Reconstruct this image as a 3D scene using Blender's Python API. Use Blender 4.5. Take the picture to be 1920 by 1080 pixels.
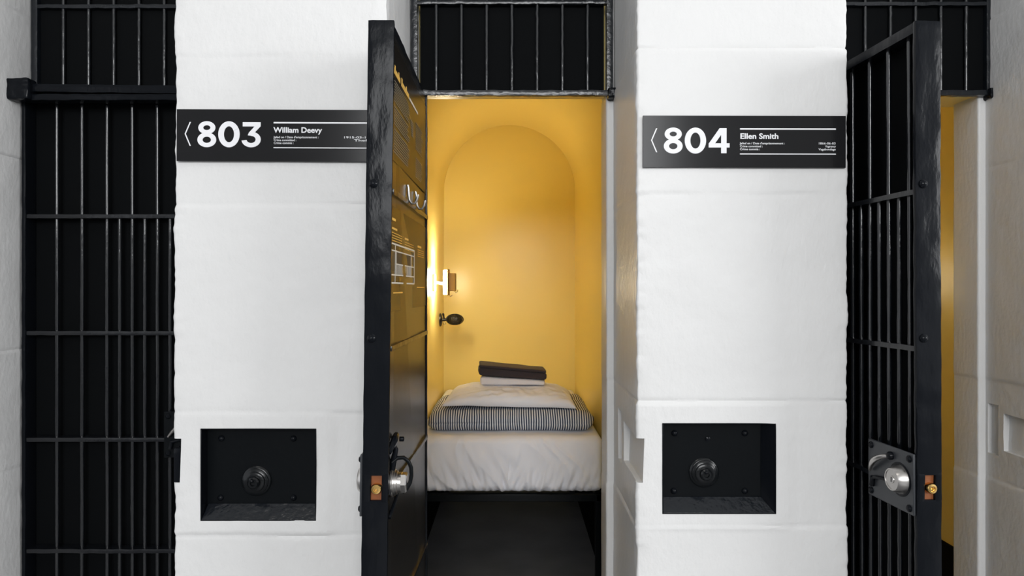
import bpy, bmesh, math, random
from mathutils import Vector, Matrix, noise
R = math.radians
for o in list(bpy.data.objects):
    bpy.data.objects.remove(o, do_unlink=True)
scene = bpy.context.scene
COL = scene.collection

# ------------------------------------------------------------------ camera, light, exposure
EYE = 1.35
cd = bpy.data.cameras.new('camera'); cam = bpy.data.objects.new('camera', cd); COL.objects.link(cam)
cam.location = (0, 0, EYE); cam.rotation_euler = (R(90), 0, 0)
cd.sensor_width = 36; cd.lens = 36 * 1284 / 1920; cd.clip_start = 0.02
scene.camera = cam
w = bpy.data.worlds.new('world'); scene.world = w; w.use_nodes = True
w.node_tree.nodes['Background'].inputs[0].default_value = (0.92, 0.95, 1.0, 1)
w.node_tree.nodes['Background'].inputs[1].default_value = 1.15
scene.view_settings.view_transform = 'Standard'
scene.view_settings.look = 'None'
scene.view_settings.gamma = 1
scene.view_settings.use_curve_mapping = False
scene.view_settings.exposure = 0.0
def area(name, loc, rot, sx, sy, power, col):
    l = bpy.data.lights.new(name, 'AREA'); l.shape = 'RECTANGLE'; l.size = sx; l.size_y = sy
    l.energy = power; l.color = col
    o = bpy.data.objects.new(name, l); COL.objects.link(o); o.location = loc; o.rotation_euler = rot
    return o
# daylight through the tall corridor window behind the photographer
area('window_daylight', (0.1, -6.3, 3.35), (R(90), 0, 0), 4.2, 2.4, 340, (0.98, 0.99, 1.0))
area('added_side_fill', (5.7, -1.6, 2.6), (R(90), 0, R(90)), 2.6, 2.0, 200, (0.98, 0.99, 1.0))  # unseen fill light added at the corridor's right end to brighten the jambs
# corridor ceiling fittings
area('corridor_ceiling_light', (-1.5, -0.6, 4.9), (0, 0, 0), 1.2, 0.35, 12, (1.0, 0.95, 0.88))

# ------------------------------------------------------------------ materials
def mat(name, col, rough=.5, metal=0, bumps=(), spec=.5, coat=0, emit=None, vary=0, sheen=0):
    m = bpy.data.materials.new(name); m.use_nodes = True
    nt = m.node_tree; b = nt.nodes['Principled BSDF']
    b.inputs['Base Color'].default_value = (*col, 1)
    b.inputs['Roughness'].default_value = rough; b.inputs['Metallic'].default_value = metal
    b.inputs['Specular IOR Level'].default_value = spec
    b.inputs['Coat Weight'].default_value = coat; b.inputs['Coat Roughness'].default_value = .12
    b.inputs['Sheen Weight'].default_value = sheen
    tc = nt.nodes.new('ShaderNodeTexCoord')
    prev = None
    for (sc, st, dist, stretch) in bumps:
        mp = nt.nodes.new('ShaderNodeMapping'); mp.inputs['Scale'].default_value = stretch
        nt.links.new(tc.outputs['Object'], mp.inputs[0])
        n = nt.nodes.new('ShaderNodeTexNoise'); n.inputs['Scale'].default_value = sc; n.inputs['Detail'].default_value = 3
        nt.links.new(mp.outputs[0], n.inputs['Vector'])
        bp = nt.nodes.new('ShaderNodeBump'); bp.inputs['Strength'].default_value = st; bp.inputs['Distance'].default_value = dist
        nt.links.new(n.outputs[0], bp.inputs['Height'])
        if prev: nt.links.new(prev.outputs[0], bp.inputs['Normal'])
        prev = bp
    if prev:
        nt.links.new(prev.outputs[0], b.inputs['Normal'])
        if coat: nt.links.new(prev.outputs[0], b.inputs['Coat Normal'])
    if vary:
        n = nt.nodes.new('ShaderNodeTexNoise'); n.inputs['Scale'].default_value = 5; n.inputs['Detail'].default_value = 4
        nt.links.new(tc.outputs['Object'], n.inputs['Vector'])
        r = nt.nodes.new('ShaderNodeValToRGB')
        r.color_ramp.elements[0].position = .3; r.color_ramp.elements[1].position = .7
        r.color_ramp.elements[0].color = (*[c * (1 - vary) for c in col], 1)
        r.color_ramp.elements[1].color = (*[min(1, c * (1 + vary * .4)) for c in col], 1)
        nt.links.new(n.outputs[0], r.inputs[0]); nt.links.new(r.outputs[0], b.inputs['Base Color'])
    if emit:
        b.inputs['Emission Color'].default_value = (*emit[0], 1); b.inputs['Emission Strength'].default_value = emit[1]
    return m
S1 = (1, 1, 1)
M = {}
M['stone'] = mat('white_painted_stone', (.72, .715, .705), .30, bumps=((9, .12, .02, S1), (70, .34, .004, (1, 1, .6)), (160, .25, .0012, S1)), vary=.02, spec=.13)
M['yellow'] = mat('yellow_wall_paint', (.86, .69, .235), .28, bumps=((6, .10, .02, S1), (55, .07, .003, S1)))
M['black'] = mat('lumpy_black_gloss_paint', (.005, .006, .008), .17, bumps=((22, .10, .01, (1, 1, .45)), (110, .13, .003, (1, 1, .4))), spec=.12)
M['bar'] = mat('black_gloss_bar_paint', (.006, .007, .009), .13, bumps=((60, .25, .003, (1, 1, .5)),), spec=.7)
M['doorrail'] = mat('black_door_rail_paint', (.006, .007, .009), .24, bumps=((60, .35, .003, S1),), spec=.5)
M['iron'] = mat('black_iron_paint', (.005, .006, .007), .2, bumps=((50, .3, .003, S1),), spec=.32)
M['rail'] = mat('black_gloss_rail_paint', (.007, .009, .012), .22, bumps=((60, .4, .004, S1),), spec=.5)
M['satin'] = mat('black_satin_paint', (.004, .005, .006), .30, bumps=((40, .15, .004, S1),), spec=.12)
M['panel'] = mat('black_backing_panel', (.010, .009, .008), .27, bumps=((7, .10, .01, S1),))
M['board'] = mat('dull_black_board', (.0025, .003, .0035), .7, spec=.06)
M['poster'] = mat('black_printed_poster', (.010, .008, .006), .30, spec=.28)
M['print'] = mat('off_white_print', (.62, .58, .50), .6)
M['printdim'] = mat('grey_print', (.22, .19, .14), .5)
M['tint'] = mat('brown_plan_tint', (.055, .045, .03), .5)
M['gold'] = mat('gold_print', (.75, .45, .10), .5)
M['sign'] = mat('black_sign_face', (.012, .012, .013), .16, spec=.2)
M['letter'] = mat('white_sign_lettering', (.80, .80, .82), .5)
M['steel'] = mat('brushed_steel', (.52, .50, .48), .28, 1, bumps=((60, .08, .001, (1, 1, 12)),))
M['chrome'] = mat('bright_chrome', (.85, .83, .80), .12, 1)
M['brass'] = mat('polished_brass', (.80, .52, .18), .18, 1)
M['rust'] = mat('orange_bare_metal', (.22, .065, .015), .5, bumps=((80, .3, .002, S1),))
M['plate'] = mat('dark_grey_lock_plate', (.035, .038, .043), .38)
M['sheet'] = mat('white_cotton_sheet', (.89, .89, .94), .85, bumps=((320, .1, .0006, S1),), sheen=.1)
M['towelw'] = mat('white_towel', (.80, .76, .77), .95, bumps=((400, .5, .001, S1),), sheen=.1)
M['towelc'] = mat('charcoal_towel', (.042, .032, .036), .95, bumps=((420, .6, .001, S1),), sheen=.03)
M['floor'] = mat('dark_grey_floor_paint', (.17, .17, .175), .38, bumps=((12, .1, .01, S1),), vary=.2)
M['corridor'] = mat('corridor_plaster', (.55, .55, .54), .8)
M['lampbody'] = mat('cream_lamp_metal', (.72, .62, .45), .4)
M['lampback'] = mat('tan_lamp_shade', (.40, .25, .09), .5)
M['diffuser'] = mat('glowing_lamp_diffuser', (.9, .85, .7), .5, emit=((1.0, .87, .62), 92))
M['fan'] = mat('black_plastic', (.01, .01, .01), .3)
# ticking stripes run along object X
m = bpy.data.materials.new('striped_ticking'); m.use_nodes = True; nt = m.node_tree; b = nt.nodes['Principled BSDF']
b.inputs['Roughness'].default_value = .9
tc = nt.nodes.new('ShaderNodeTexCoord'); sp = nt.nodes.new('ShaderNodeSeparateXYZ'); nt.links.new(tc.outputs['Object'], sp.inputs[0])
nz = nt.nodes.new('ShaderNodeTexNoise'); nz.inputs['Scale'].default_value = 5; nt.links.new(tc.outputs['Object'], nz.inputs['Vector'])
mad = nt.nodes.new('ShaderNodeMath'); mad.operation = 'MULTIPLY_ADD'; mad.inputs[1].default_value = .022
nt.links.new(nz.outputs[0], mad.inputs[0]); nt.links.new(sp.outputs['X'], mad.inputs[2])
mu = nt.nodes.new('ShaderNodeMath'); mu.operation = 'MULTIPLY'; mu.inputs[1].default_value = 1 / .0112; nt.links.new(mad.outputs[0], mu.inputs[0])
fr = nt.nodes.new('ShaderNodeMath'); fr.operation = 'FRACT'; nt.links.new(mu.outputs[0], fr.inputs[0])
rp = nt.nodes.new('ShaderNodeValToRGB'); rp.color_ramp.interpolation = 'CONSTANT'
rp.color_ramp.elements[0].color = (.78, .79, .82, 1); rp.color_ramp.elements[1].position = .48; rp.color_ramp.elements[1].color = (.035, .05, .095, 1)
nt.links.new(fr.outputs[0], rp.inputs[0]); nt.links.new(rp.outputs[0], b.inputs['Base Color'])
M['stripe'] = m

# ------------------------------------------------------------------ helpers
def tag(o, label=None, cat=None, group=None, kind=None):
    if label: o['label'] = label
    if cat: o['category'] = cat
    if group: o['group'] = group
    if kind: o['kind'] = kind
    return o
def empty(name, loc, rz=0):
    o = bpy.data.objects.new(name, None); COL.objects.link(o); o.location = loc; o.rotation_euler = (0, 0, rz)
    o.empty_display_size = .05
    return o
class MB:
    def __init__(s): s.v = []; s.f = []
    def add(s, vs, fs):
        k = len(s.v); s.v += [tuple(p) for p in vs]; s.f += [tuple(i + k for i in f) for f in fs]; return s
    def box(s, x0, x1, y0, y1, z0, z1):
        return s.add([(x0, y0, z0), (x1, y0, z0), (x1, y1, z0), (x0, y1, z0), (x0, y0, z1), (x1, y0, z1), (x1, y1, z1), (x0, y1, z1)],
                     [(0, 3, 2, 1), (4, 5, 6, 7), (0, 1, 5, 4), (1, 2, 6, 5), (2, 3, 7, 6), (3, 0, 4, 7)])
    def tube(s, pts, r, n=12):
        pts = [Vector(p) for p in pts]; rs = r if isinstance(r, (list, tuple)) else [r] * len(pts)
        vs = []; fs = []; up = None
        for i, p in enumerate(pts):
            t = (pts[min(i + 1, len(pts) - 1)] - pts[max(i - 1, 0)]).normalized()
            if up is None: up = Vector((0, 0, 1)) if abs(t.z) < .9 else Vector((1, 0, 0))
            a = t.cross(up).normalized(); bq = a.cross(t).normalized(); up = bq
            for k in range(n):
                an = 2 * math.pi * k / n; vs.append(p + (a * math.cos(an) + bq * math.sin(an)) * rs[i])
        for i in range(len(pts) - 1):
            for k in range(n):
                k2 = (k + 1) % n; fs.append((i * n + k, i * n + k2, (i + 1) * n + k2, (i + 1) * n + k))
        fs.append(tuple(range(n))[::-1]); fs.append(tuple((len(pts) - 1) * n + k for k in range(n)))
        return s.add(vs, fs)
    def lathe(s, o, ax, prof, n=28):
        """prof: list of (distance along axis, radius)"""
        o = Vector(o); ax = Vector(ax).normalized()
        u = ax.cross(Vector((0, 0, 1)) if abs(ax.z) < .9 else Vector((1, 0, 0))).normalized(); vv = ax.cross(u)
        vs = []; fs = []
        for (d, r) in prof:
            for k in range(n):
                an = 2 * math.pi * k / n; vs.append(o + ax * d + (u * math.cos(an) + vv * math.sin(an)) * max(r, 1e-5))
        for i in range(len(prof) - 1):
            for k in range(n):
                k2 = (k + 1) % n; fs.append((i * n + k, i * n + k2, (i + 1) * n + k2, (i + 1) * n + k))
        fs.append(tuple(range(n))[::-1]); fs.append(tuple((len(prof) - 1) * n + k for k in range(n)))
        return s.add(vs, fs)
    def poly(s, pts, y0, y1):
        """flat outline in x,z extruded y0..y1"""
        n = len(pts)
        vs = [(x, y0, z) for x, z in pts] + [(x, y1, z) for x, z in pts]
        return s.add(vs, [tuple(range(n)), tuple(range(n, 2 * n))[::-1]] + [(i, (i + 1) % n, n + (i + 1) % n, n + i) for i in range(n)])
    def xf(s, f): s.v = [tuple(f(Vector(p))) for p in s.v]; return s
    def build(s, name, m, parent=None, bevel=0, smooth=True, sub=0):
        me = bpy.data.meshes.new(name); me.from_pydata(s.v, [], s.f); me.validate()
        bm = bmesh.new(); bm.from_mesh(me); bmesh.ops.recalc_face_normals(bm, faces=bm.faces); bm.to_mesh(me); bm.free()
        me.materials.append(m)
        if smooth:
            try: me.set_sharp_from_angle(angle=R(38))
            except Exception: pass
            for p in me.polygons: p.use_smooth = True
        o = bpy.data.objects.new(name, me); COL.objects.link(o)
        if parent: o.parent = parent
        if bevel:
            b = o.modifiers.new('bevel', 'BEVEL'); b.width = bevel; b.segments = 2; b.limit_method = 'ANGLE'; b.angle_limit = R(40); b.harden_normals = False
        return o
def struct(o, label=None, cat=None):
    o['kind'] = 'structure'
    if label: o['label'] = label
    if cat: o['category'] = cat
    return o
def cut(o, boxes, selfx=False):
    """carve boxes (MB list) out of a mesh object and drop the cutters"""
    tmp = []
    for k, c in enumerate(boxes):
        co = c.build('cutter', M['stone'], smooth=False); tmp.append(co)
        md = o.modifiers.new('cut', 'BOOLEAN'); md.operation = 'DIFFERENCE'; md.solver = 'EXACT'; md.use_self = selfx; md.object = co
    dg = bpy.context.evaluated_depsgraph_get(); dg.update()
    me = bpy.data.meshes.new_from_object(o.evaluated_get(dg))
    o.modifiers.clear(); o.data = me
    for t in tmp: bpy.data.objects.remove(t, do_unlink=True)
    for p in me.polygons: p.use_smooth = True
    try: me.set_sharp_from_angle(angle=R(38))
    except Exception: pass
def rbox(sx, sy, sz, r, nx, ny, nz):
    """rounded box centred on the origin with an even grid: returns verts, faces"""
    idx = {}; vs = []; fs = []
    def vid(i, j, k):
        key = (i, j, k)
        if key not in idx:
            p = Vector(((i / nx - .5) * 2 * sx, (j / ny - .5) * 2 * sy, (k / nz - .5) * 2 * sz))
            c = Vector((max(-(sx - r), min(sx - r, p.x)), max(-(sy - r), min(sy - r, p.y)), max(-(sz - r), min(sz - r, p.z))))
            d = p - c
            if d.length > 1e-9: p = c + d.normalized() * r
            idx[key] = len(vs); vs.append(p)
        return idx[key]
    for j in range(ny):
        for i in range(nx):
            fs.append((vid(i, j, 0), vid(i, j + 1, 0), vid(i + 1, j + 1, 0), vid(i + 1, j, 0)))
            fs.append((vid(i, j, nz), vid(i + 1, j, nz), vid(i + 1, j + 1, nz), vid(i, j + 1, nz)))
    for k in range(nz):
        for i in range(nx):
            fs.append((vid(i, 0, k), vid(i + 1, 0, k), vid(i + 1, 0, k + 1), vid(i, 0, k + 1)))
            fs.append((vid(i, ny, k), vid(i, ny, k + 1), vid(i + 1, ny, k + 1), vid(i + 1, ny, k)))
        for j in range(ny):
            fs.append((vid(0, j, k), vid(0, j, k + 1), vid(0, j + 1, k + 1), vid(0, j + 1, k)))
            fs.append((vid(nx, j, k), vid(nx, j + 1, k), vid(nx, j + 1, k + 1), vid(nx, j, k + 1)))
    return vs, fs
def nz3(x, y, z): return noise.noise(Vector((x, y, z)))

# ------------------------------------------------------------------ the wall of stone piers
YF, YG, YI = 1.781, 2.184, 2.31        # front face, grating plane, inner face
PITCH = 1.2
Z0, ZT = 0.0, 2.75
def zrel(r): return EYE + r
def pier(name, xa, xb, seams, slab, seed, hatch=None, ny=(2.06, 2.085, 2.145)):
    # plan outline, counter-clockwise starting at back left; rebates of 23 mm behind the grating plane
    reb = .023
    pts = [(xa - reb, YI), (xa - reb, YG), (xa, YG), (xa, YF), (xb, YF), (xb, YG), (xb + reb, YG), (xb + reb, YI)]
    path = []
    n = len(pts)
    for i in range(n):
        p = Vector(pts[i]); q = Vector(pts[(i + 1) % n]); pr = Vector(pts[i - 1])
        r = .008 if i not in (2, 5) else .001
        d0 = (p - pr).normalized(); d1 = (q - p).normalized()
        for t in (0, .25, .5, .75, 1):
            a = p - d0 * r; b = p + d1 * r
            path.append((1 - t) ** 2 * a + 2 * t * (1 - t) * p + t * t * b)
        L = (q - p).length - .02
        steps = max(1, int(L / (.014 if i in (2, 3, 4) else .05)))
        if i == n - 1: steps = 8
        for k in range(1, steps):
            path.append(p + d1 * (.01 + L * k / steps))
    zs = []
    z = Z0
    while z < ZT:
        zs.append(z); z += .0055 if .55 < z < 2.3 else .05
    zs.append(ZT)
    np_ = len(path)
    nrm = []
    for i in range(np_):
        t = (path[(i + 1) % np_] - path[i - 1]).normalized(); nrm.append(Vector((t.y, -t.x)))
    vs = []
    for z in zs:
        for i, p in enumerate(path):
            front = abs(p.y - YF) < .012; corner = front and (p.x - xa < .02 or xb - p.x < .02)
            d = .0022 * nz3(p.x * 7 + seed, p.y * 7, z * 7) + .0007 * nz3(p.x * 30, p.y * 30 + seed, z * 30)
            if corner: d += .0035 * nz3(seed, p.x * 9, z * 16) + .002 * nz3(seed, p.x, z * 60) - .001
            course = sum(1 for sz in seams if z > zrel(sz))
            d += .0016 * math.sin(course * 2.3 + seed)
            for j, sz in enumerate(seams):
                zz = zrel(sz) + .004 * nz3(p.x * 5, p.y * 5, j + seed) + .0015 * nz3(p.x * 40, p.y * 40, j)
                depth = .0026 * (.35 + .65 * abs(nz3(p.x * 6 + j * 3.1, p.y * 6, seed)) * 2)
                d -= depth * math.exp(-((z - zz) / .0045) ** 2)
            if slab and front:
                x0, x1, s0, s1 = slab
                e = min(p.x - x0, x1 - p.x, z - zrel(s0), zrel(s1) - z)
                d += .0035 * max(0, min(1, e / .006 + .5))
            if not front and abs(p.y - YF) > .38: d *= .6
            q = p + nrm[i] * d
            vs.append((q.x, q.y, z))
    fs = []
    for a in range(len(zs) - 1):
        for i in range(np_):
            j = (i + 1) % np_
            fs.append((a * np_ + i, a * np_ + j, (a + 1) * np_ + j, (a + 1) * np_ + i))
    fs.append(tuple(range(np_))[::-1]); fs.append(tuple((len(zs) - 1) * np_ + i for i in range(np_)))
    m = MB(); m.add(vs, fs); o = m.build(name, M['stone'])
    cs = []
    if hatch: cs.append(MB().box(hatch[0] + .002, hatch[1] - .002, 1.7, 1.90, zrel(hatch[2]) + .002, zrel(hatch[3]) - .002))
    # keeper notch worn into the jamb on the latch side of each doorway (left face of the pier)
    c = MB().box(xa - .05, xa + .020, 1.70, ny[0], 0, .115)
    c.xf(lambda v: Vector((v.x + (.0 if v.z > .05 else -.004), v.y, v.z + zrel(-.505) + (-.003 if v.y < 1.8 else .004))))
    cs.append(c)
    cs.append(MB().box(xa - .05, xa + .013, ny[1], ny[2], zrel(-.522), zrel(-.365)))
    cut(o, cs)
    return struct(o)
pier('wall_front', -.8795, -.323, (.603, .215, -.322, -.645), (-.90, -.470, -.640, -.322), 3.3, (-.809, -.508, -.605, -.365))
pier('wall_front.001', .324, .874, (.624, .245, -.292, -.622), (.29, .722, -.628, -.300), 8.1, (.390, .686, -.587, -.351), ny=(1.99, 2.03, 2.10))
pier('wall_front.002', -2.15, -1.525, (.40, -.19, -.55, .85), None, 12.7)
pier('wall_front.003', 1.510, 2.15, (.38, -.29, -.60, .85), None, 21.2, ny=(2.105, 2.128, 2.174))
# masonry head above the openings (out of frame)
struct(MB().box(-2.17, 2.17, YF, YI, 2.75, 5.0).build('wall_front.004', M['stone']))
for k, s in enumerate((-1, 1)):
    struct(MB().box(min(s * 2.17, s * 6), max(s * 2.17, s * 6), YF, YI, 0, 5.0).build('wall_front.%03d' % (5 + k), M['stone']))

# corridor in front of the cells
struct(MB().box(-6, 6, -6.4, 5.2, -.1, 0).build('floor', M['floor']))
struct(MB().box(-6, 6, -6.4, YF, 5.0, 5.1).build('ceiling', M['corridor']))
cw = MB().box(-6, 6, -6.26, -6.16, 0, 2.15).box(-6, 6, -6.26, -6.16, 4.55, 5.0).box(-6, -2.0, -6.26, -6.16, 2.15, 4.55).box(2.2, 6, -6.26, -6.16, 2.15, 4.55)
struct(cw.build('wall_corridor', M['corridor']))

# ------------------------------------------------------------------ vaulted cells
XL, XR = -.460, .425; XC = (XL + XR) / 2; RAD = (XR - XL) / 2; YB = 4.62; ZS = EYE + .655
for k, off in enumerate((0, PITCH, -PITCH)):
    def prof(n=32):
        p = [(XR, 0), (XR, ZS * .5), (XR, ZS)] + [(XC + RAD * math.cos(math.pi * i / n), ZS + RAD * math.sin(math.pi * i / n)) for i in range(1, n)] + [(XL, ZS), (XL, ZS * .5), (XL, 0)]
        return p
    pf = prof(); ys = [YI - .001 + (YB - YI + .001) * i / 24 for i in range(25)]
    vs = []; fs = []
    for y in ys:
        for (x, z) in pf:
            dd = .004 * nz3(x * 3 + k * 5, y * 3, z * 3)
            vs.append((x + off + (dd if x < XC else -dd), y, z))
    n = len(pf)
    for a in range(len(ys) - 1):
        for i in range(n - 1): fs.append((a * n + i, a * n + i + 1, (a + 1) * n + i + 1, (a + 1) * n + i))
    nm = 'wall_side' + ('' if k == 0 else '.%03d' % k)
    o = struct(MB().add(vs, fs).build(nm, M['yellow']))
    for s_ in (0, 1):      # near-black band low on both side walls, below bed height
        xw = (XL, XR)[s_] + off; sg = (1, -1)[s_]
        struct(MB().box(min(xw, xw + sg * .009), max(xw, xw + sg * .009), YI + .01, YB - .01, 0, .40).build('wall_band_left' if s_ == 0 else 'wall_band_right', M['board'], bevel=.003))
    bk = MB().add([(x + off, YB - .004, z) for x, z in pf] + [(x + off, YB + .1, z) for x, z in pf],
                  [tuple(range(n)), tuple(range(n, 2 * n))[::-1]] + [(i, (i + 1) % n, n + (i + 1) % n, n + i) for i in range(n)])
    bk.xf(lambda v: Vector((off + XC + (v.x - off - XC) * 1.012, v.y, v.z if v.z < .01 else v.z + .004)))
    struct(bk.build('wall_back' + ('' if k == 0 else '.%03d' % k), M['yellow'], smooth=False))
    # yellow infill over the doorway and the soffit board under it
    ye = 2.235 if k == 0 else 2.318
    struct(MB().box(off - .3435, off + .3435, 2.225, ye, zrel(.632), 2.8).build('wall_infill' + ('' if k == 0 else '.%03d' % k), M['yellow'], smooth=False))
    struct(MB().box(off - .299, off + .299, 2.190, 2.236 if k == 0 else 2.335, zrel(.616), zrel(.630)).build('trim_%d' % (k + 1), M['yellow'], bevel=.002))

# ------------------------------------------------------------------ transom grilles over the doors
def transom(off, label, x0s, toprail, seed, bw=.306, by=.0055):
    root = empty('transom_grille', (off, YG - .01, zrel(.608)))
    rz = lambda r: r - .608
    H = .95
    f = MB()
    rnd = random.Random(seed)
    def lumpy(x0, x1, z0, z1, y0, y1, nx):
        v, q = rbox((x1 - x0) / 2, (y1 - y0) / 2, (z1 - z0) / 2, .003, nx, 3, 3)
        c = Vector(((x0 + x1) / 2, (y0 + y1) / 2, (z0 + z1) / 2))
        out = []
        for p in v:
            w_ = p + c
            d = .0016 * nz3(w_.x * 35 + seed, w_.y * 30, w_.z * 35)
            out.append(w_ + Vector((0, -abs(d), d * 1.2)))
        return out, q
    f.add(*lumpy(-.318, .318, rz(.608), rz(.626), -.012, .012, 60))
    for s in (-1, 1):
        v, q = rbox(.0105, .012, H / 2, .003, 3, 3, 80)
        f.add([p + Vector((s * .3095 + .001 * nz3(seed, 0, p.z * 30), 0, H / 2)) for p in v], q)
    f.build('frame', M['rail'], root)
    MB().add(*lumpy(-.305, .305, rz(toprail), rz(toprail + .013), -.011, .009, 50)).build('rail', M['rail'], root)
    for i in range(7):
        x = x0s + .08 * i
        nseg = 60
        pts = [(x + .0012 * nz3(i * 3.1 + seed, 0, t * 6), -.002 + .001 * nz3(i, seed, t * 5), .012 + (H - .02) * t / nseg) for t in range(nseg + 1)]
        rr = [.0058 + .0009 * nz3(i + seed, t * .9, 2) for t in range(nseg + 1)]
        MB().tube(pts, rr, 10).build('bar', M['bar'], root)
    MB().box(-bw, bw, by, by + .004, .012, H).build('backing_board', M['board'], root)
    # anchor lug leaded into the jamb
    v, q = rbox(.020, .022, .017, .006, 6, 6, 6)
    MB().add([p + Vector((.322, -.004, .006)) + Vector((.003 * nz3(p.x * 90, p.y * 90, p.z * 90),) * 3) for p in v], q).build('anchor_lug', M['black'], root)
    return tag(root, label, 'grille', None)
transom(0, 'black barred transom grille over the open middle doorway, yellow slits at its sides', -.24, .897, 1, .2935, .012)
transom(PITCH, 'black barred transom grille above the doorway at the far right, partly behind the open door', -.24, .892, 5)
transom(-PITCH, 'black barred transom grille above the closed barred door on the left', -.222, .884, 9)

# heavy hasp beam with end block over the closed door
root = empty('lintel_bar', (-PITCH - .005, 2.10, zrel(.565)))
v, q = rbox(.318, .020, .013, .004, 60, 4, 4)
MB().add([p + Vector((0, .005, .046 - .018 * (p.x + .3) * .7 + .0015 * nz3(p.x * 30, 2, p.z * 30))) for p in v], q).build('upper_bar', M['black'], root)
v, q = rbox(.318, .022, .010, .004, 60, 4, 4)
MB().add([p + Vector((0, .004, .016 + .0015 * nz3(p.x * 30, 7, p.z * 30))) for p in v], q).build('lower_bar', M['black'], root)
v, q = rbox(.045, .024, .032, .006, 12, 8, 10)
MB().add([p + Vector((-.300, -.012, .038)) + Vector((.003 * nz3(p.x * 50, p.y * 50, p.z * 50), .004 * nz3(p.x * 60, 3, p.z * 60), .003 * nz3(9, p.x * 50, p.z * 50))) for p in v], q).build('end_block', M['black'], root)
tag(root, 'thick black double bar with chunky end block let into the left jamb', 'bar')

# ------------------------------------------------------------------ cell doors
DZ = 1.29     # door-local z of eye level
DL, DT = .62, .060
def door(name, loc, rz, lean, label, poster=False, inner_lock=False, outer_lock=True, yellowish=False):
    root = empty(name, loc, rz); struct(root, label, 'door')
    top, bot = DZ + .612, .0
    W = lambda v: Vector((v.x, v.y - lean * max(0, (DZ + .60) - v.z) / 1.1 * (v.x / DL), v.z))
    f = MB()
    def flat(x0, x1, y0, y1, z0, z1, n):
        ax = 2 if (z1 - z0) > (x1 - x0) else 0
        v, q = rbox((x1 - x0) / 2, (y1 - y0) / 2, (z1 - z0) / 2, .0025, n if ax == 0 else 3, 6, n if ax == 2 else 3)
        c = Vector(((x0 + x1) / 2, (y0 + y1) / 2, (z0 + z1) / 2)); out = []
        for p in v:
            w_ = p + c; d = .0011 * nz3(w_.x * 26 + rz, w_.y * 26, w_.z * 22)
            out.append(w_ + Vector((d, d, 0) if ax == 2 else (0, d, d)))
        return out, q
    zk = DZ - .455
    f.add(*flat(DL - .012, DL, 0, DT, bot, zk - .030, 90)).add(*flat(DL - .012, DL, 0, DT, zk + .026, top, 110))
    f.add(*flat(DL - .012, DL, 0, .0200, zk - .036, zk + .032, 10)).add(*flat(DL - .012, DL, .0440, DT, zk - .036, zk + .032, 10))
    f.add(*flat(0, .012, 0, DT, bot, top, 160))
    f.add(*flat(.008, DL - .004, .002, DT - .004, top - .026, top - .001, 60))
    f.add(*flat(.008, DL - .004, .004, DT - .004, bot + .001, bot + .014, 60))
    f.xf(W); fo = f.build('frame', M['black'], root)
    zl = DZ - .455
    rails = (.222, -.140, -.470, -.815)
    for r in rails:
        y1 = DT + .003
        m_ = MB().add(*flat(.011, DL - .011, .003, y1, DZ + r - .0068, DZ + r + .0068, 60)).xf(W)
        m_.build('rail', M['doorrail'], root)
    zlow = (DZ + .222)
    bars = [(.096 + .0785 * i, bot + .012, top - .012) for i in range(7)] + [(.096 + .0785 * (i + .5), bot + .012, zlow) for i in range(2, 7) if .096 + .0785 * (i + .5) < .603]
    for i, (x, za, zb) in enumerate(bars):
        n = 70
        pts = [W(Vector((x + .001 * nz3(i * 2.7, rz, t * .12), .022, za + (zb - za) * t / n))) for t in range(n + 1)]
        rr = [.0062 + .001 * nz3(i + rz, t * .8, 5) for t in range(n + 1)]
        MB().tube(pts, rr, 10).build('bar', M['bar'], root)
    # rivets on the latch stile
    for r in (.238, -.115):
        MB().lathe(W(Vector((DL - .001, .017, DZ + r))), (1, 0, 0), [(0, .010), (.003, .010), (.006, .007), (.008, .002)], 14).build('rivet', M['black'], root)
    # backing panel
    MB().box(.013, DL - .013, .0530, .0555, bot + .014, top - .014).xf(W).build('backing_panel', M['panel'], root, smooth=False)
    MB().box(.013, DL - .013, .048, .0528, bot + .014, top - .014).xf(W).build('backing_board', M['board'], root, smooth=False)
    # bolt through the stile
    MB().box(DL - .013, DL - .007, .018, .046, zl - .0315, zl + .0275).xf(W).build('bolt_pocket', M['rust'], root, smooth=False)
    c = W(Vector((DL - .012, .033, zl - .003)))
    MB().lathe(c, (1, 0, 0), [(0, .0120), (.016, .0120), (.0185, .0105), (.0190, .0065), (.0165, .0060), (.0165, .0035), (.013, .0030), (.013, 0)], 28).build('lock_bolt', M['brass'], root)['label'] = 'round brass bolt end'
    # outer lock plate
    ox = .530 - .062 / 2 + .030
    p = MB().box(ox - .086, DL - .004, -.006, 0, zl - .068, zl + .074).xf(W).build('lock_plate', M['satin'] if rz == 0 else M['plate'], root, bevel=.002)
    for (bx, bz) in ((ox - .072, .060), (DL - .018, .060), (ox - .072, -.054), (DL - .018, -.054)):
        MB().lathe(W(Vector((bx, -.004, zl + bz))), (0, -1, 0), [(0, .0085), (.004, .0085), (.0075, .005), (.008, 0)], 12).build('bolt', M['black'], p)
    MB().lathe(W(Vector((DL - .052, -.005, zl + .004))), (0, -1, 0), [(0, .040), (.0015, .040), (.002, .037)], 36).build('knob_ring', M['black'], p)
    kq = .6 if inner_lock else 1.0
    kb = MB().lathe(W(Vector((DL - .052, -.006, zl + .004))), (0, -1, 0), [(d_ * kq, r_) for d_, r_ in [(0, .0350), (.002, .0350), (.021, .0262), (.0218, .0255), (.0218, .0225), (.0205, .0222), (.0205, .0095), (.0218, .009), (.0218, 0)]], 48).build('knob', M['steel'], p)
    kb['label'] = 'brushed steel cone knob'
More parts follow.
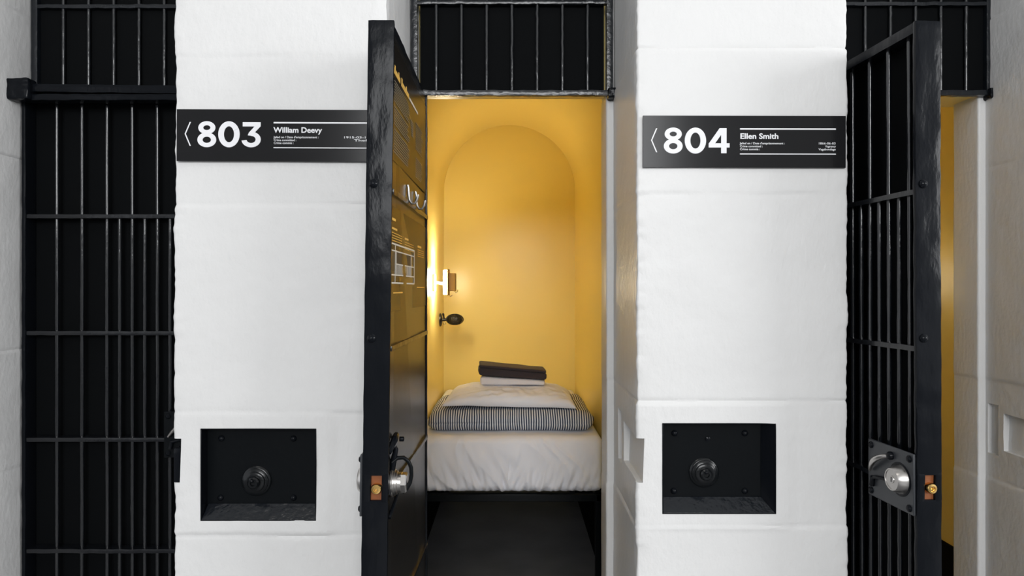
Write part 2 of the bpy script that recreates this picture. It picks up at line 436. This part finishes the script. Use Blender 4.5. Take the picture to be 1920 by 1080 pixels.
    MB().box(DL - .0532, DL - .0508, -.006 - .0222 * kq, -.006 - .0212 * kq, zl - .002, zl + .010).xf(W).build('key_slot', M['black'], p, smooth=False)
    arc = [W(Vector((DL - .085 - .075 * t, -.012 - .012 * math.sin(math.pi * t), zl + .050 - .052 * t ** 1.6))) for t in [i / 12 for i in range(13)]]
    MB().tube(arc, [.004 + .003 * math.sin(math.pi * i / 12) for i in range(13)], 10).build('lever', M['steel'], p)
    MB().lathe(W(Vector((DL - .083, -.004, zl + .052))), (0, -1, 0), [(0, .010), (.008, .010), (.013, .006), (.014, 0)], 14).build('lever_pivot', M['black'], p)
    MB().tube([W(Vector((DL - .09, -.010, zl - .008))), W(Vector((DL - .125, -.013, zl - .012))), W(Vector((DL - .15, -.011, zl - .018))), W(Vector((DL - .155, -.010, zl - .040)))], [.004, .004, .006, .006], 8).build('latch_arm', M['black'], p)
    if inner_lock:
        yi = .057
        c = W(Vector((DL - .055, yi, zl - .004)))
        e = MB().lathe(c, (0, 1, 0), [(0, .034), (.004, .034), (.006, .031), (.009, .031), (.010, .028), (.014, .028), (.016, .024), (.024, .024)], 40).build('lock_collar', M['steel'], root)
        e['label'] = 'steel lock collar'
        MB().lathe(c + Vector((0, .020, 0)), (0, 1, 0), [(0, .022), (.001, .0245), (.014, .0245), (.017, .021)], 6).build('hex_nut', M['steel'], e, smooth=False)
        q0 = W(Vector((DL - .05, yi + .004, zl + .045)))
        loop = [W(Vector((DL - .052 + a, yi + b_, DZ + c_))) for a, b_, c_ in ((.006, .002, -.410), (.002, .014, -.400), (-.002, .028, -.400), (-.005, .039, -.410), (-.007, .045, -.425), (-.007, .046, -.443), (-.006, .043, -.460), (-.003, .036, -.474), (.000, .026, -.482))]
        MB().tube(loop, .0048, 10).build('pull_ring', M['satin'], root)
        MB().tube([q0 + Vector((0, 0, .045)), q0 + Vector((-.004, .006, .03)), q0, q0 + Vector((0, -.002, -.02))], [.003, .006, .008, .006], 10).build('latch_rod', M['black'], root)
        MB().lathe(q0 + Vector((-.03, .010, .048)), (0, 1, 0), [(0, .006), (.01, .006), (.012, .003)], 12).build('latch_pin', M['black'], root)
        g = MB().tube([q0 + Vector((.035, -.004, .030)), q0 + Vector((.010, .004, .052)), q0 + Vector((-.02, .004, .060)), q0 + Vector((-.04, 0, .050))], [.006, .009, .007, .004], 8)
        g.build('latch_bracket', M['black'], root)
        # lower stay
        MB().tube([W(Vector((DL - .03, yi, zl - .080))), W(Vector((DL - .075, yi + .006, zl - .052))), W(Vector((DL - .12, yi + .004, zl - .035)))], .0045, 8).build('stay', M['black'], root)
        # coat hooks
        for (uu, z0) in ((.388, .262), (.250, .264)):
            b_ = W(Vector((uu, .0575, DZ + z0)))
            pts = [b_ + Vector(a) for a in ((0, .001, .008), (0, .003, 0), (.001, .004, -.018), (.002, .006, -.032), (.003, .012, -.041), (.004, .020, -.041), (.005, .026, -.032), (.005, .029, -.018))]
            MB().tube(pts, [.0032, .0034, .0034, .0034, .0034, .0034, .0036, .004], 12).build('coat_hook', M['steel'], root)['label'] = 'bright metal coat hook'
        P = lambda u0, u1, z0, z1, t=.0010, y=.0493: MB().box(u0, u1, y - .001, y + t - .001, DZ + z0, DZ + z1).xf(W)
        def printmb(lst, y=.0572):
            m_ = MB()
            for (u0, u1, z0, z1) in lst: m_.box(u0, u1, y - .0008, y, DZ + z0, DZ + z1)
            return m_.xf(W)
        # upper poster
        po = MB().box(.016, .604, .0548, .0566, DZ + .298, DZ + .572).xf(W).build('poster', M['poster'], root, smooth=False)
        po['label'] = 'black information poster with title and columns of text'
        rnd = random.Random(4); tt = []
        for (u, uend) in ((.603, .508), (.488, .362)):
            while u > uend + .008:
                wd = rnd.choice((.011, .014, .016, .007)); hh = rnd.choice((.013, .013, .021))
                tt.append((max(uend, u - wd), u, .499, .499 + hh)); u -= wd + .003
        printmb(tt).build('title_lettering', M['gold'], po, smooth=False)
        printmb([(.20 + .02 * i, .217 + .02 * i, .501, .508) for i in range(8)]).build('subtitle_lettering', M['print'], po, smooth=False)
        body = []
        for k in range(26):
            if k in (8, 16): continue
            z = .485 - k * .0066
            body.append((.585 - rnd.uniform(.19, .235), .585, z - .0022, z))
        for k in range(24):
            if 11 < k < 15: continue
            z = .470 - k * .0066
            body.append((.09 + rnd.uniform(0, .05), .235, z - .0022, z))
        for k in range(7): body.append((.285, .335 - .004 * k, .455 - k * .006 - .003, .455 - k * .006))
        printmb(body).build('body_lettering', M['printdim'], po, smooth=False)
        # lower poster with the floor plan
        pl = MB().box(.016, .604, .0548, .0566, DZ - .055, DZ + .190).xf(W).build('poster', M['poster'], root, smooth=False)
        pl['label'] = 'black poster with white floor plan'
        a, b2 = .254, .604
        lines = [(a, b2, .102, .1058), (a, b2, .0865, .0895), (a, b2, .0295, .0325), (a, b2, .010, .0138),
                 (.536, .540, .0285, .0905), (.549, .552, .010, .106), (a, a + .004, .010, .106), (.312, .316, .0285, .0905), (a + .01, .536, .056, .059)]
        lines += [(.32 + .012 * i, .322 + .012 * i, .0305, .057) for i in range(18)]
        printmb(lines, .0575).build('floor_plan', M['print'], pl, smooth=False)
        printmb([(.318, .535, .030, .0875), (.556, .600, .040, .083)], .0570).build('plan_tint', M['tint'], pl, smooth=False)
        cap = [(.55, .598, .158, .164), (.53, .598, .137, .142), (.36, .42, .125, .130), (.12, .19, .118, .124)]
        for k in range(4): cap += [(.44, .598, .130 - k * .006 - .0015, .130 - k * .006), (.27, .42, .119 - k * .006 - .0015, .119 - k * .006), (.06, .19, .112 - k * .006 - .0015, .112 - k * .006)]
        cap += [(.40, .57, -.013, -.010), (.05, .2, .0005, .003)]
        printmb(cap).build('caption_lettering', M['gold'], pl, smooth=False)
    return root
door('door_1', (-PITCH - .316, 2.116, .06), 0, 0, 'closed black barred cell door left of the 803 sign')
door('door_2', (-.329, 2.182, .06), R(-90), .014, 'black cell door open in the middle, posters and coat hooks on its inner face', inner_lock=True)
door('door_3', (.874, 2.182, .06), R(-85.6), -.004, 'open black barred door at far right with steel cone knob on its lock plate')

# strike box leaded into the pier beside the closed door
r_ = empty('strike_box', (-.867, 1.80, zrel(-.522)))
v, q = rbox(.017, .05, .050, .006, 6, 10, 12)
MB().add([p + Vector((.0, .035, .055 + .001 * nz3(p.x * 80, p.y * 50, p.z * 60))) for p in v], q).build('box', M['black'], r_)
MB().lathe((-.014, .0, .070), (0, -1, 0), [(0, .006), (.004, .006), (.007, .002)], 12).build('bolt', M['black'], r_)
tag(r_, 'black iron strike box let into the white pier beside the closed door', 'strike box')

# ------------------------------------------------------------------ black hatches in the piers
def hatch(x0, x1, z0, z1, cx, cz, sill, reveal, seed, label):
    dpt = .062
    root = empty('wall_hatch', ((x0 + x1) / 2, YF, zrel(z0)))
    hw = (x1 - x0) / 2; h = z1 - z0
    t = .003
    yb = dpt
    fr = MB()
    fr.box(-hw, -hw + t, -.004, yb, 0, h).box(hw - t, hw, -.004, yb, 0, h).box(-hw, hw, -.004, yb, h - t, h).box(-hw, hw, -.004, yb, 0, t)
    fr.build('frame', M['black'], root, bevel=.001)
    MB().box(-hw + .002, hw - .002, yb - .030, yb - .024, .012, h - .002).build('plate', M['satin'], root)
    # sloping sill with a mitred end
    s = MB()
    a = .036
    s.add([(-hw + .002, -.004, .003), (hw - .002, -.004, .003), (hw - .002 - reveal, yb - .032, a), (-hw + .006, yb - .032, a), (-hw + .002, yb - .02, .002), (hw - .002, yb - .02, .002)],
          [(0, 1, 2, 3), (0, 4, 5, 1), (3, 2, 5, 4), (0, 3, 4), (1, 5, 2)])
    s.build('sill', M['rail'], root, bevel=.0015, smooth=False)
    # moulded right edge
    if reveal > .008:
        MB().add([(hw - .002, -.003, .003), (hw - .002, -.003, h - .002), (hw - .002 - reveal, yb - .032, a), (hw - .002 - reveal, yb - .032, h - .002), (hw - .002, yb - .02, .003), (hw - .002, yb - .02, h - .002)],
                 [(0, 1, 3, 2), (0, 4, 5, 1), (2, 3, 5, 4), (0, 2, 4), (1, 5, 3)]).build('edge_moulding', M['black'], root, smooth=False)
    px = cx - (x0 + x1) / 2; pz = cz - z0
    prof = [(0, .040), (.003, .040), (.006, .037), (.007, .034), (.010, .0335), (.012, .030), (.013, .027), (.017, .0265), (.019, .023), (.019, .016), (.026, .0155), (.029, .012), (.029, .007), (.024, .006), (.024, 0)]
    MB().lathe((px, yb - .030, pz), (0, -1, 0), prof, 44).build('dial', M['iron'], root)
    MB().lathe((px - .004, yb - .052, pz + .006), (.3, -1, .2), [(0, .005), (.008, .005), (.011, .002)], 12).build('spindle', M['black'], root)
    for (bx, bz) in ((-hw + .040, h - .033), (hw - .070, h - .033), (-hw + .038, .050), (hw - .070, .050)):
        MB().lathe((bx, yb - .030, bz), (0, -1, 0), [(0, .0085), (.002, .0085), (.005, .0065), (.0072, .003), (.0076, 0)], 14).build('bolt', M['black'], root)
    if reveal > .008:
        MB().lathe((px + .010, yb - .030, h - .048), (0, -1, 0), [(0, .007), (.003, .0065), (.005, .002)], 10).build('stud', M['black'], root)
    return tag(root, label, 'hatch')
hatch(-.809, -.508, -.605, -.365, -.676, -.510, .03, .006, 1, 'recessed black iron hatch with ringed dial in the pier under the 803 sign')
hatch(.390, .686, -.587, -.351, .508, -.488, .03, .026, 2, 'recessed black iron hatch with ringed dial and grey sill under the 804 sign')

# ------------------------------------------------------------------ number signs
U = 1 / 721.0
def text_mesh(s, size, bold, ax, name, m, parent, x, z, width=None, align='LEFT'):
    c = bpy.data.curves.new('t', 'FONT'); c.body = s; c.size = 1.0; c.offset = bold; c.extrude = .02; c.align_x = align; c.resolution_u = 3
    o = bpy.data.objects.new('t', c); COL.objects.link(o)
    dg = bpy.context.evaluated_depsgraph_get(); dg.update()
    me = bpy.data.meshes.new_from_object(o.evaluated_get(dg)); bpy.data.objects.remove(o, do_unlink=True)
    xs = [v.co.x for v in me.vertices]
    sx = (width / (max(xs) - min(xs))) if width else size
    for v in me.vertices: v.co = Vector((v.co.x * sx + x, -v.co.z * .012, v.co.y * size + z))
    me.materials.clear(); me.materials.append(m)
    q = bpy.data.objects.new(name, me); COL.objects.link(q); q.parent = parent
    return q
def sign(x0, z1, number, nm, right, tilt, label):
    root = empty('number_sign', (x0, YF - .0085, zrel(z1) - 97 * U))
    root.rotation_euler = (0, R(tilt), 0)
    Wd, Hd = 379 * U, 97 * U
    MB().box(0, Wd, 0, .004, 0, Hd).build('panel', M['sign'], root, bevel=.0006)
    X = lambda px: px * U
    Z = lambda py: Hd - py * U
    y0, y1 = -.0006, .0004
    cnt = [0]
    def P(m_, pts):
        cnt[0] += 1; m_.poly([(X(a), Z(b)) for a, b in pts], y0 - .00001 * (cnt[0] % 60), y1)
    ar = MB(); P(ar, [(24.6, 24), (15.2, 46.2), (17.4, 46.2), (26.9, 24)]); P(ar, [(15.2, 46.2), (24.6, 68.6), (26.9, 68.6), (17.4, 46.2)])
    ar.build('arrow_mark', M['letter'], root, smooth=False)
    def ring(m_, cx, cy, rx, ry, sx, sy, a0=0, a1=360):
        n = 40; full = a1 - a0 >= 360
        pts = []
        for i in range(n + 1):
            an = R(a0 + (a1 - a0) * i / n); c_, s_ = math.cos(an), math.sin(an)
            pts.append((cx + rx * c_, cy + ry * s_, cx + (rx - sx) * c_, cy + (ry - sy) * s_))
        for i in range(n):
            a, b_ = pts[i], pts[i + 1]
            P(m_, [(a[0], a[1]), (b_[0], b_[1]), (b_[2], b_[3]), (a[2], a[3])])
    d = MB()
    ring(d, 56.6, 57.2, 17.6, 13.8, 9.8, 8.0); ring(d, 56.6, 34.6, 16.0, 12.1, 9.3, 7.6)
    ring(d, 98.0, 46.8, 20.0, 24.3, 10.6, 9.4)
    if number[2] == '3':
        P(d, [(123.5, 24), (157.0, 24), (157.0, 32), (123.5, 32)])
        P(d, [(146, 31.5), (157.0, 31.5), (143.5, 46), (135, 43.5)])
        P(d, [(135, 43.5), (143.5, 46), (141, 49.5), (133, 48.6)])
        ring(d, 139.3, 56.3, 18.0, 14.6, 9.6, 8.0, -90, 172)
    else:
        P(d, [(146.0, 23.4), (156.2, 23.4), (156.2, 70.2), (146.0, 70.2)])
        P(d, [(122.8, 51.6), (161.8, 51.6), (161.8, 59.6), (122.8, 59.6)])
        P(d, [(122.8, 52.4), (143.2, 23.4), (156.2, 23.4), (146, 36), (134.6, 52.0), (122.8, 56)])
    d.build('number_lettering', M['letter'], root, smooth=False)
    ln = MB(); P(ln, [(181.2, 23.4), (360, 23.4), (360, 26.2), (181.2, 26.2)]); ln.build('rule_line', M['letter'], root, smooth=False)
    ln = MB(); P(ln, [(181.2, 70.6), (360, 70.6), (360, 72.4), (181.2, 72.4)]); ln.build('rule_line', M['letter'], root, smooth=False)
    text_mesh(nm[0], 14.2 * U, .026, 0, 'name_lettering', M['letter'], root, X(181.2), Z(43.0), nm[1] * U)
    for k, s in enumerate(("Jailed on / Date d'emprisonnement :", 'Crime committed :', 'Crime commis :')):
        text_mesh(s, 5.6 * U, .012, 0, 'detail_lettering', M['letter'], root, X(181.2), Z(53.4 + 5.5 * k), (84, 42, 37)[k] * U)
    for k, s in enumerate(right):
        text_mesh(s, 5.6 * U, .012, 0, 'detail_lettering', M['letter'], root, X(360), Z(53.4 + 5.5 * k), ((31, 20, 32) if len(right) == 3 else (47, 29))[k] * U, 'RIGHT')
    return tag(root, label, 'sign')
sign(-.8685, .4632, '803', ('William Deevy', 91), ('1915-03-10', 'Theft'), .25, 'black number sign reading 803, its right end behind the open door')
sign(.3385, .4466, '804', ('Ellen Smith', 71), ('1866-06-03', 'Vagrancy', 'Vagabondage'), .12, 'black number sign reading 804 on the right white pier')

# ------------------------------------------------------------------ bed and bedding
ZB = zrel(-.673)                # mattress top
YM0, YM1 = 3.11, 4.575
XM0, XM1 = XL + .012, XR - .012
TH = .258
root = empty('bed_frame', (XC, YM0, 0)); W2 = (XM1 - XM0) / 2
zb = ZB - TH
f = MB(); f.box(-W2, W2, .0, .03, zb - .040, zb - .006).box(-W2, W2, YM1 - YM0 - .03, YM1 - YM0, zb - .040, zb - .006)
f.box(-W2, -W2 + .03, 0, YM1 - YM0, zb - .040, zb - .006).box(W2 - .03, W2, 0, YM1 - YM0, zb - .040, zb - .006)
f.build('side_rails', M['satin'], root, bevel=.003)
for sx in (-1, 1):
    for yy in (.005, YM1 - YM0 - .035):
        MB().box(sx * (W2 - .018) - .015, sx * (W2 - .018) + .015, yy, yy + .03, 0, zb - .038).build('leg', M['satin'], root, bevel=.003)
for i in range(10):
    yy = .08 + i * .138
    MB().box(-W2 + .02, W2 - .02, yy, yy + .07, zb - .014, zb - .004).build('slat', M['board'], root)
tag(root, 'black metal bed frame under the white mattress', 'bed frame')

def place(vs, c): return [p + Vector(c) for p in vs]
# mattress in a fitted sheet
root = empty('mattress', (XC, (YM0 + YM1) / 2, zb))
hx, hy, hz = W2, (YM1 - YM0) / 2, TH / 2
v, q = rbox(hx, hy, hz, .035, 200, 120, 60)
out = []
for p in v:
    fr_ = max(0, min(1, (-(p.y) - hy + .05) / .05))
    t = (p.z + hz) / (2 * hz)                         # 0 bottom .. 1 top
    d = .0
    if fr_ > 0:
        warp = nz3(p.x * 4, 0, t * 1.5) * .9
        g = nz3(p.x * 13 + warp + t * 1.8, 3.3, t * 1.4)
        d += .018 * (1 - abs(g) * 2.2) * .55
        pl = (1 - t) ** 2.2
        d += pl * .024 * nz3((p.x + .06 * (1 - t) * (1 if p.x > 0 else -1)) * 42, 7, t * 3)
        d += max(0, .12 - t) / .12 * .011 * nz3(p.x * 95, 1, t * 9)
        d += .014 * math.sin(math.pi * min(1, t * 1.02)) ** .7 - .006
        k = math.exp(-((p.x - .06 + .05 * (1 - t)) / .012) ** 2) * .004 + math.exp(-((p.x + .10 + .10 * t) / .010) ** 2) * .003 + math.exp(-((p.x + .24 - .06 * t) / .014) ** 2) * .004
        d += k * math.sin(math.pi * t)
    top = -.008 * abs(nz3(p.x * 5, p.y * 4, 2)) * max(0, min(1, (t - .8) * 5))
    out.append(Vector((p.x, p.y - d * fr_, p.z + hz + top + (.004 * abs(nz3(p.x * 30, 4, 4)) * max(0, 1 - t * 6)))))
MB().add(out, q).build('fitted_sheet', M['sheet'], root)
tag(root, 'thick mattress in a gathered white fitted sheet on the black frame', 'mattress')

# striped duvet folded across the foot of the bed
zt = .098
v, q = rbox(.386, .275, zt / 2, .040, 200, 110, 26)
out = []
for p in v:
    t = (p.z + zt / 2) / zt
    e = .006 * nz3(p.x * 4, p.y * 4, 1.2) + .0035 * nz3(p.x * 11, p.y * 9, t * 3)
    fr_ = max(0, min(1, (-p.y - .275 + .05) / .05)); rt = max(0, min(1, (p.x - .30) / .08)); lf = max(0, min(1, (-p.x - .28) / .1))
    bul = .012 * math.sin(math.pi * t)
    x = p.x + (bul * .8 - .004) * (1 if p.x > 0 else -1) * (abs(p.x) / .386) ** 8 + .008 * nz3(2, p.y * 8, t * 2) * abs(p.x / .386) ** 6
    y = p.y - bul * fr_ + .010 * nz3(p.x * 5, 1, 4) * fr_ + .006 * nz3(p.x * 22, 1, t * 2) * fr_
    # fold line in the front roll
    y += fr_ * .010 * math.exp(-((t - .42 - .05 * nz3(p.x * 4, 3, 3)) / .05) ** 2) * (1 if x < -.1 else .4)
    z = p.z + zt / 2 + max(0, t - .15) * (e - .014 * rt * max(0, -p.y / .275) - .010 * lf)
    out.append(Vector((x, y, max(.001, z))))
root = MB().add(out, q).build('folded_duvet', M['stripe'])
root.location = (-.006, 3.475, ZB + .001)
tag(root, 'blue and white ticking striped duvet folded on the foot of the bed', 'duvet')

# pillow
def pillow(a, bq, top, low, nu=120, nv=80):
    vs = []; fs = []
    def P_(i, j, side):
        u = i / nu * 2 - 1; w_ = j / nv * 2 - 1
        pinch = 1 - .06 * (1 - abs(w_) ** 2) * abs(u) ** 6 * 0
        ex = a * (1 - .05 * (1 - w_ * w_) * 0 ) * u; ey = bq * w_
        # corners out, edges in a touch
        ex *= 1 - .045 * (1 - w_ ** 2) ** 1 * abs(u) ** 4; ey *= 1 - .05 * (1 - u ** 2) * abs(w_) ** 4
        base = max(0, (1 - abs(u) ** 2.6)) ** .38 * max(0, (1 - abs(w_) ** 2.8)) ** .36
        if side > 0:
            asym = 1 if u > 0 else 1 - .10 * abs(u)
            z = top * base * asym
            rad = math.atan2(w_, u + .001); rr = math.hypot(u, w_)
            z += .0075 * base ** .4 * (nz3(u * 3 + w_ * 2.2, w_ * 9 - u * 3.4, 1) + .8 * nz3(u * 9, w_ * 5 + u * 7, 4))
            edge = (1 - base) ** 2
            z += .006 * edge * base ** .3 * nz3(u * 26, w_ * 5, 3)
            if abs(u) < .62 and abs(w_) < .6: z = min(z, .0795)
        else:
            z = -low * base
        return Vector((ex, ey, z + .003 * nz3(u * 2.5, w_ * 2, 9)))
    for j in range(nv + 1):
        for i in range(nu + 1): vs.append(P_(i, j, 1))
    n1 = (nu + 1) * (nv + 1)
    for j in range(nv + 1):
        for i in range(nu + 1): vs.append(P_(i, j, -1))
    for j in range(nv):
        for i in range(nu):
            k = j * (nu + 1) + i
            fs.append((k, k + 1, k + nu + 2, k + nu + 1)); fs.append((n1 + k, n1 + k + nu + 1, n1 + k + nu + 2, n1 + k + 1))
    m_ = MB().add(vs, fs)
    return m_
pm = pillow(.318, .215, .084, .003)
root = pm.build('pillow', M['sheet'])
bm = bmesh.new(); bm.from_mesh(root.data); bmesh.ops.remove_doubles(bm, verts=bm.verts, dist=.0004); bmesh.ops.recalc_face_normals(bm, faces=bm.faces); bm.to_mesh(root.data); bm.free()
root.location = (-.010, 3.44, ZB + zt + .014); root.rotation_euler = (0, R(.8), R(-1.5))
tag(root, 'plump white pillow lying on the striped duvet', 'pillow')

# folded towels: stacked soft layers with a rolled front fold
def towel(name, m, hx, hy, th, layers, seed, loc, rot, label, wedge=0):
    root = empty(name, loc); root.rotation_euler = rot
    acc = 0
    for L, share in enumerate(layers):
        lt = th * share
        v, q = rbox(hx - .002 * (L % 2), hy, lt * .52, min(.014, lt * .5), 70, 40, 8)
        out = []
        for p in v:
            k = 1 - wedge * (p.x / hx + 1) / 2
            e = .0025 * nz3(p.x * 14 + seed, p.y * 10, L * 1.7)
            x = p.x + .003 * nz3(seed, p.y * 20, L * 3 + p.z * 40); y = p.y + .003 * nz3(p.x * 18, seed, L * 2) + .004 * math.sin(L * 2.1 + seed)
            out.append(Vector((x, y, (p.z + acc + lt * .5) * k + e)))
        acc += lt
        MB().add(out, q).build('fold' if L else 'bottom_fold', m, root)
    return tag(root, label, 'towel')
towel('folded_towel', M['towelw'], .160, .080, .040, (1.0,), 2.2, (.003, 3.435, zrel(-.4775)), (0, R(.5), 0), 'white folded towel on the pillow, under the charcoal one', wedge=.45)
towel('folded_towel', M['towelc'], .168, .078, .052, (.72, .28), 6.1, (-.002, 3.432, zrel(-.4385)), (R(1), R(4.6), R(3)), 'charcoal folded towel on top of the white towel', wedge=.12)

# ------------------------------------------------------------------ lamp and fan on the left wall of the cell
def lamp(off, label):
    root = empty('wall_lamp', (XL + off, 4.00, zrel(.030)))
    MB().box(0.001, .012, -.045, .045, -.05, .05).build('wall_plate', M['lampbody'], root, bevel=.003)
    MB().tube([(.008, -.0, .004), (.030, -.005, 0), (.068, -.010, -.006)], .008, 12).build('arm', M['lampbody'], root)
    h = MB().box(.064, .086, -.055, .045, -.068, .074).build('diffuser', M['diffuser'], root, bevel=.004)
    h['label'] = 'glowing white diffuser'
    s = MB(); s.box(.0865, .093, -.060, .050, -.074, .080).box(.093, .132, -.045, .040, -.048, .056)
    s.build('shade', M['lampback'], root, bevel=.004)
    MB().tube([(.126, -.03, -.046), (.134, -.03, -.056), (.144, -.03, -.050), (.146, -.03, -.040)], .003, 8).tube([(.094, -.03, -.072), (.104, -.03, -.080), (.114, -.03, -.072)], .003, 8).build('clip', M['chrome'], root)
    for nm_, dz, rx, en in (('uplight', .090, 172, 11), ('downlight', -.085, 8, 1.6)):
        l = bpy.data.lights.new(nm_, 'SPOT'); l.energy = en; l.color = (1, .86, .60); l.spot_size = R(150); l.spot_blend = .6; l.shadow_soft_size = .03
        lo = bpy.data.objects.new(nm_, l); COL.objects.link(lo); lo.parent = root; lo.location = (.076, -.01, dz); lo.rotation_euler = (0, R(rx), 0)
    return tag(root, label, 'lamp')
lamp(0, 'small lit wall lamp with tan shade beside the bed head in the middle cell')
lamp(PITCH, 'small lit wall lamp inside the cell behind the far right door')
root = empty('wall_fan', (XL, 4.36, zrel(-.203)))
MB().lathe((.001, 0, 0), (1, 0, 0), [(0, .042), (.006, .042), (.012, .034), (.016, .014)], 28).build('base', M['fan'], root)
MB().tube([(.012, 0, 0), (.030, 0, 0), (.042, 0, .004)], .009, 12).build('neck', M['fan'], root)
MB().lathe((.028, -.004, .008), (-.2, 0, 1), [(0, .005), (.018, .005), (.022, .007), (.034, .006), (.036, .002)], 12).build('knob', M['fan'], root)
MB().tube([(.032 + .007 * math.cos(t), -.004, -.024 + .007 * math.sin(t)) for t in [i * math.pi / 6 for i in range(12)]], .002, 6).build('thumb_ring', M['chrome'], root)
hd = MB()
cx, cz = .096, .003
hd.lathe((cx - .050, 0, cz), (1, 0, 0), [(0, .008), (.004, .015), (.012, .023), (.025, .029), (.045, .032), (.065, .031), (.082, .026), (.092, .018), (.098, .008), (.1, 0)], 30)
hd.build('motor_housing', M['fan'], root)
cg = MB()
for j, zz in enumerate([-.036, -.027, -.018, -.009, 0, .009, .018, .027, .036]):
    rr = math.sqrt(max(0, 1 - (zz / .042) ** 2)); zz *= .84
    cg.tube([(cx + .056 * rr * math.cos(t), .052 * rr * math.sin(t), cz + zz) for t in [i * math.pi / 14 for i in range(29)]], .0016, 6)
for i in range(10):
    a_ = i * math.pi / 10
    cg.tube([(cx + .056 * math.cos(t) * math.cos(a_), .052 * math.cos(t) * math.sin(a_), cz + (.035) * math.sin(t)) for t in [k * math.pi / 12 for k in range(25)]], .0014, 6)
cg.build('cage', M['fan'], root)
tag(root, 'small black wall-mounted fan below the lit lamp in the middle cell', 'fan')
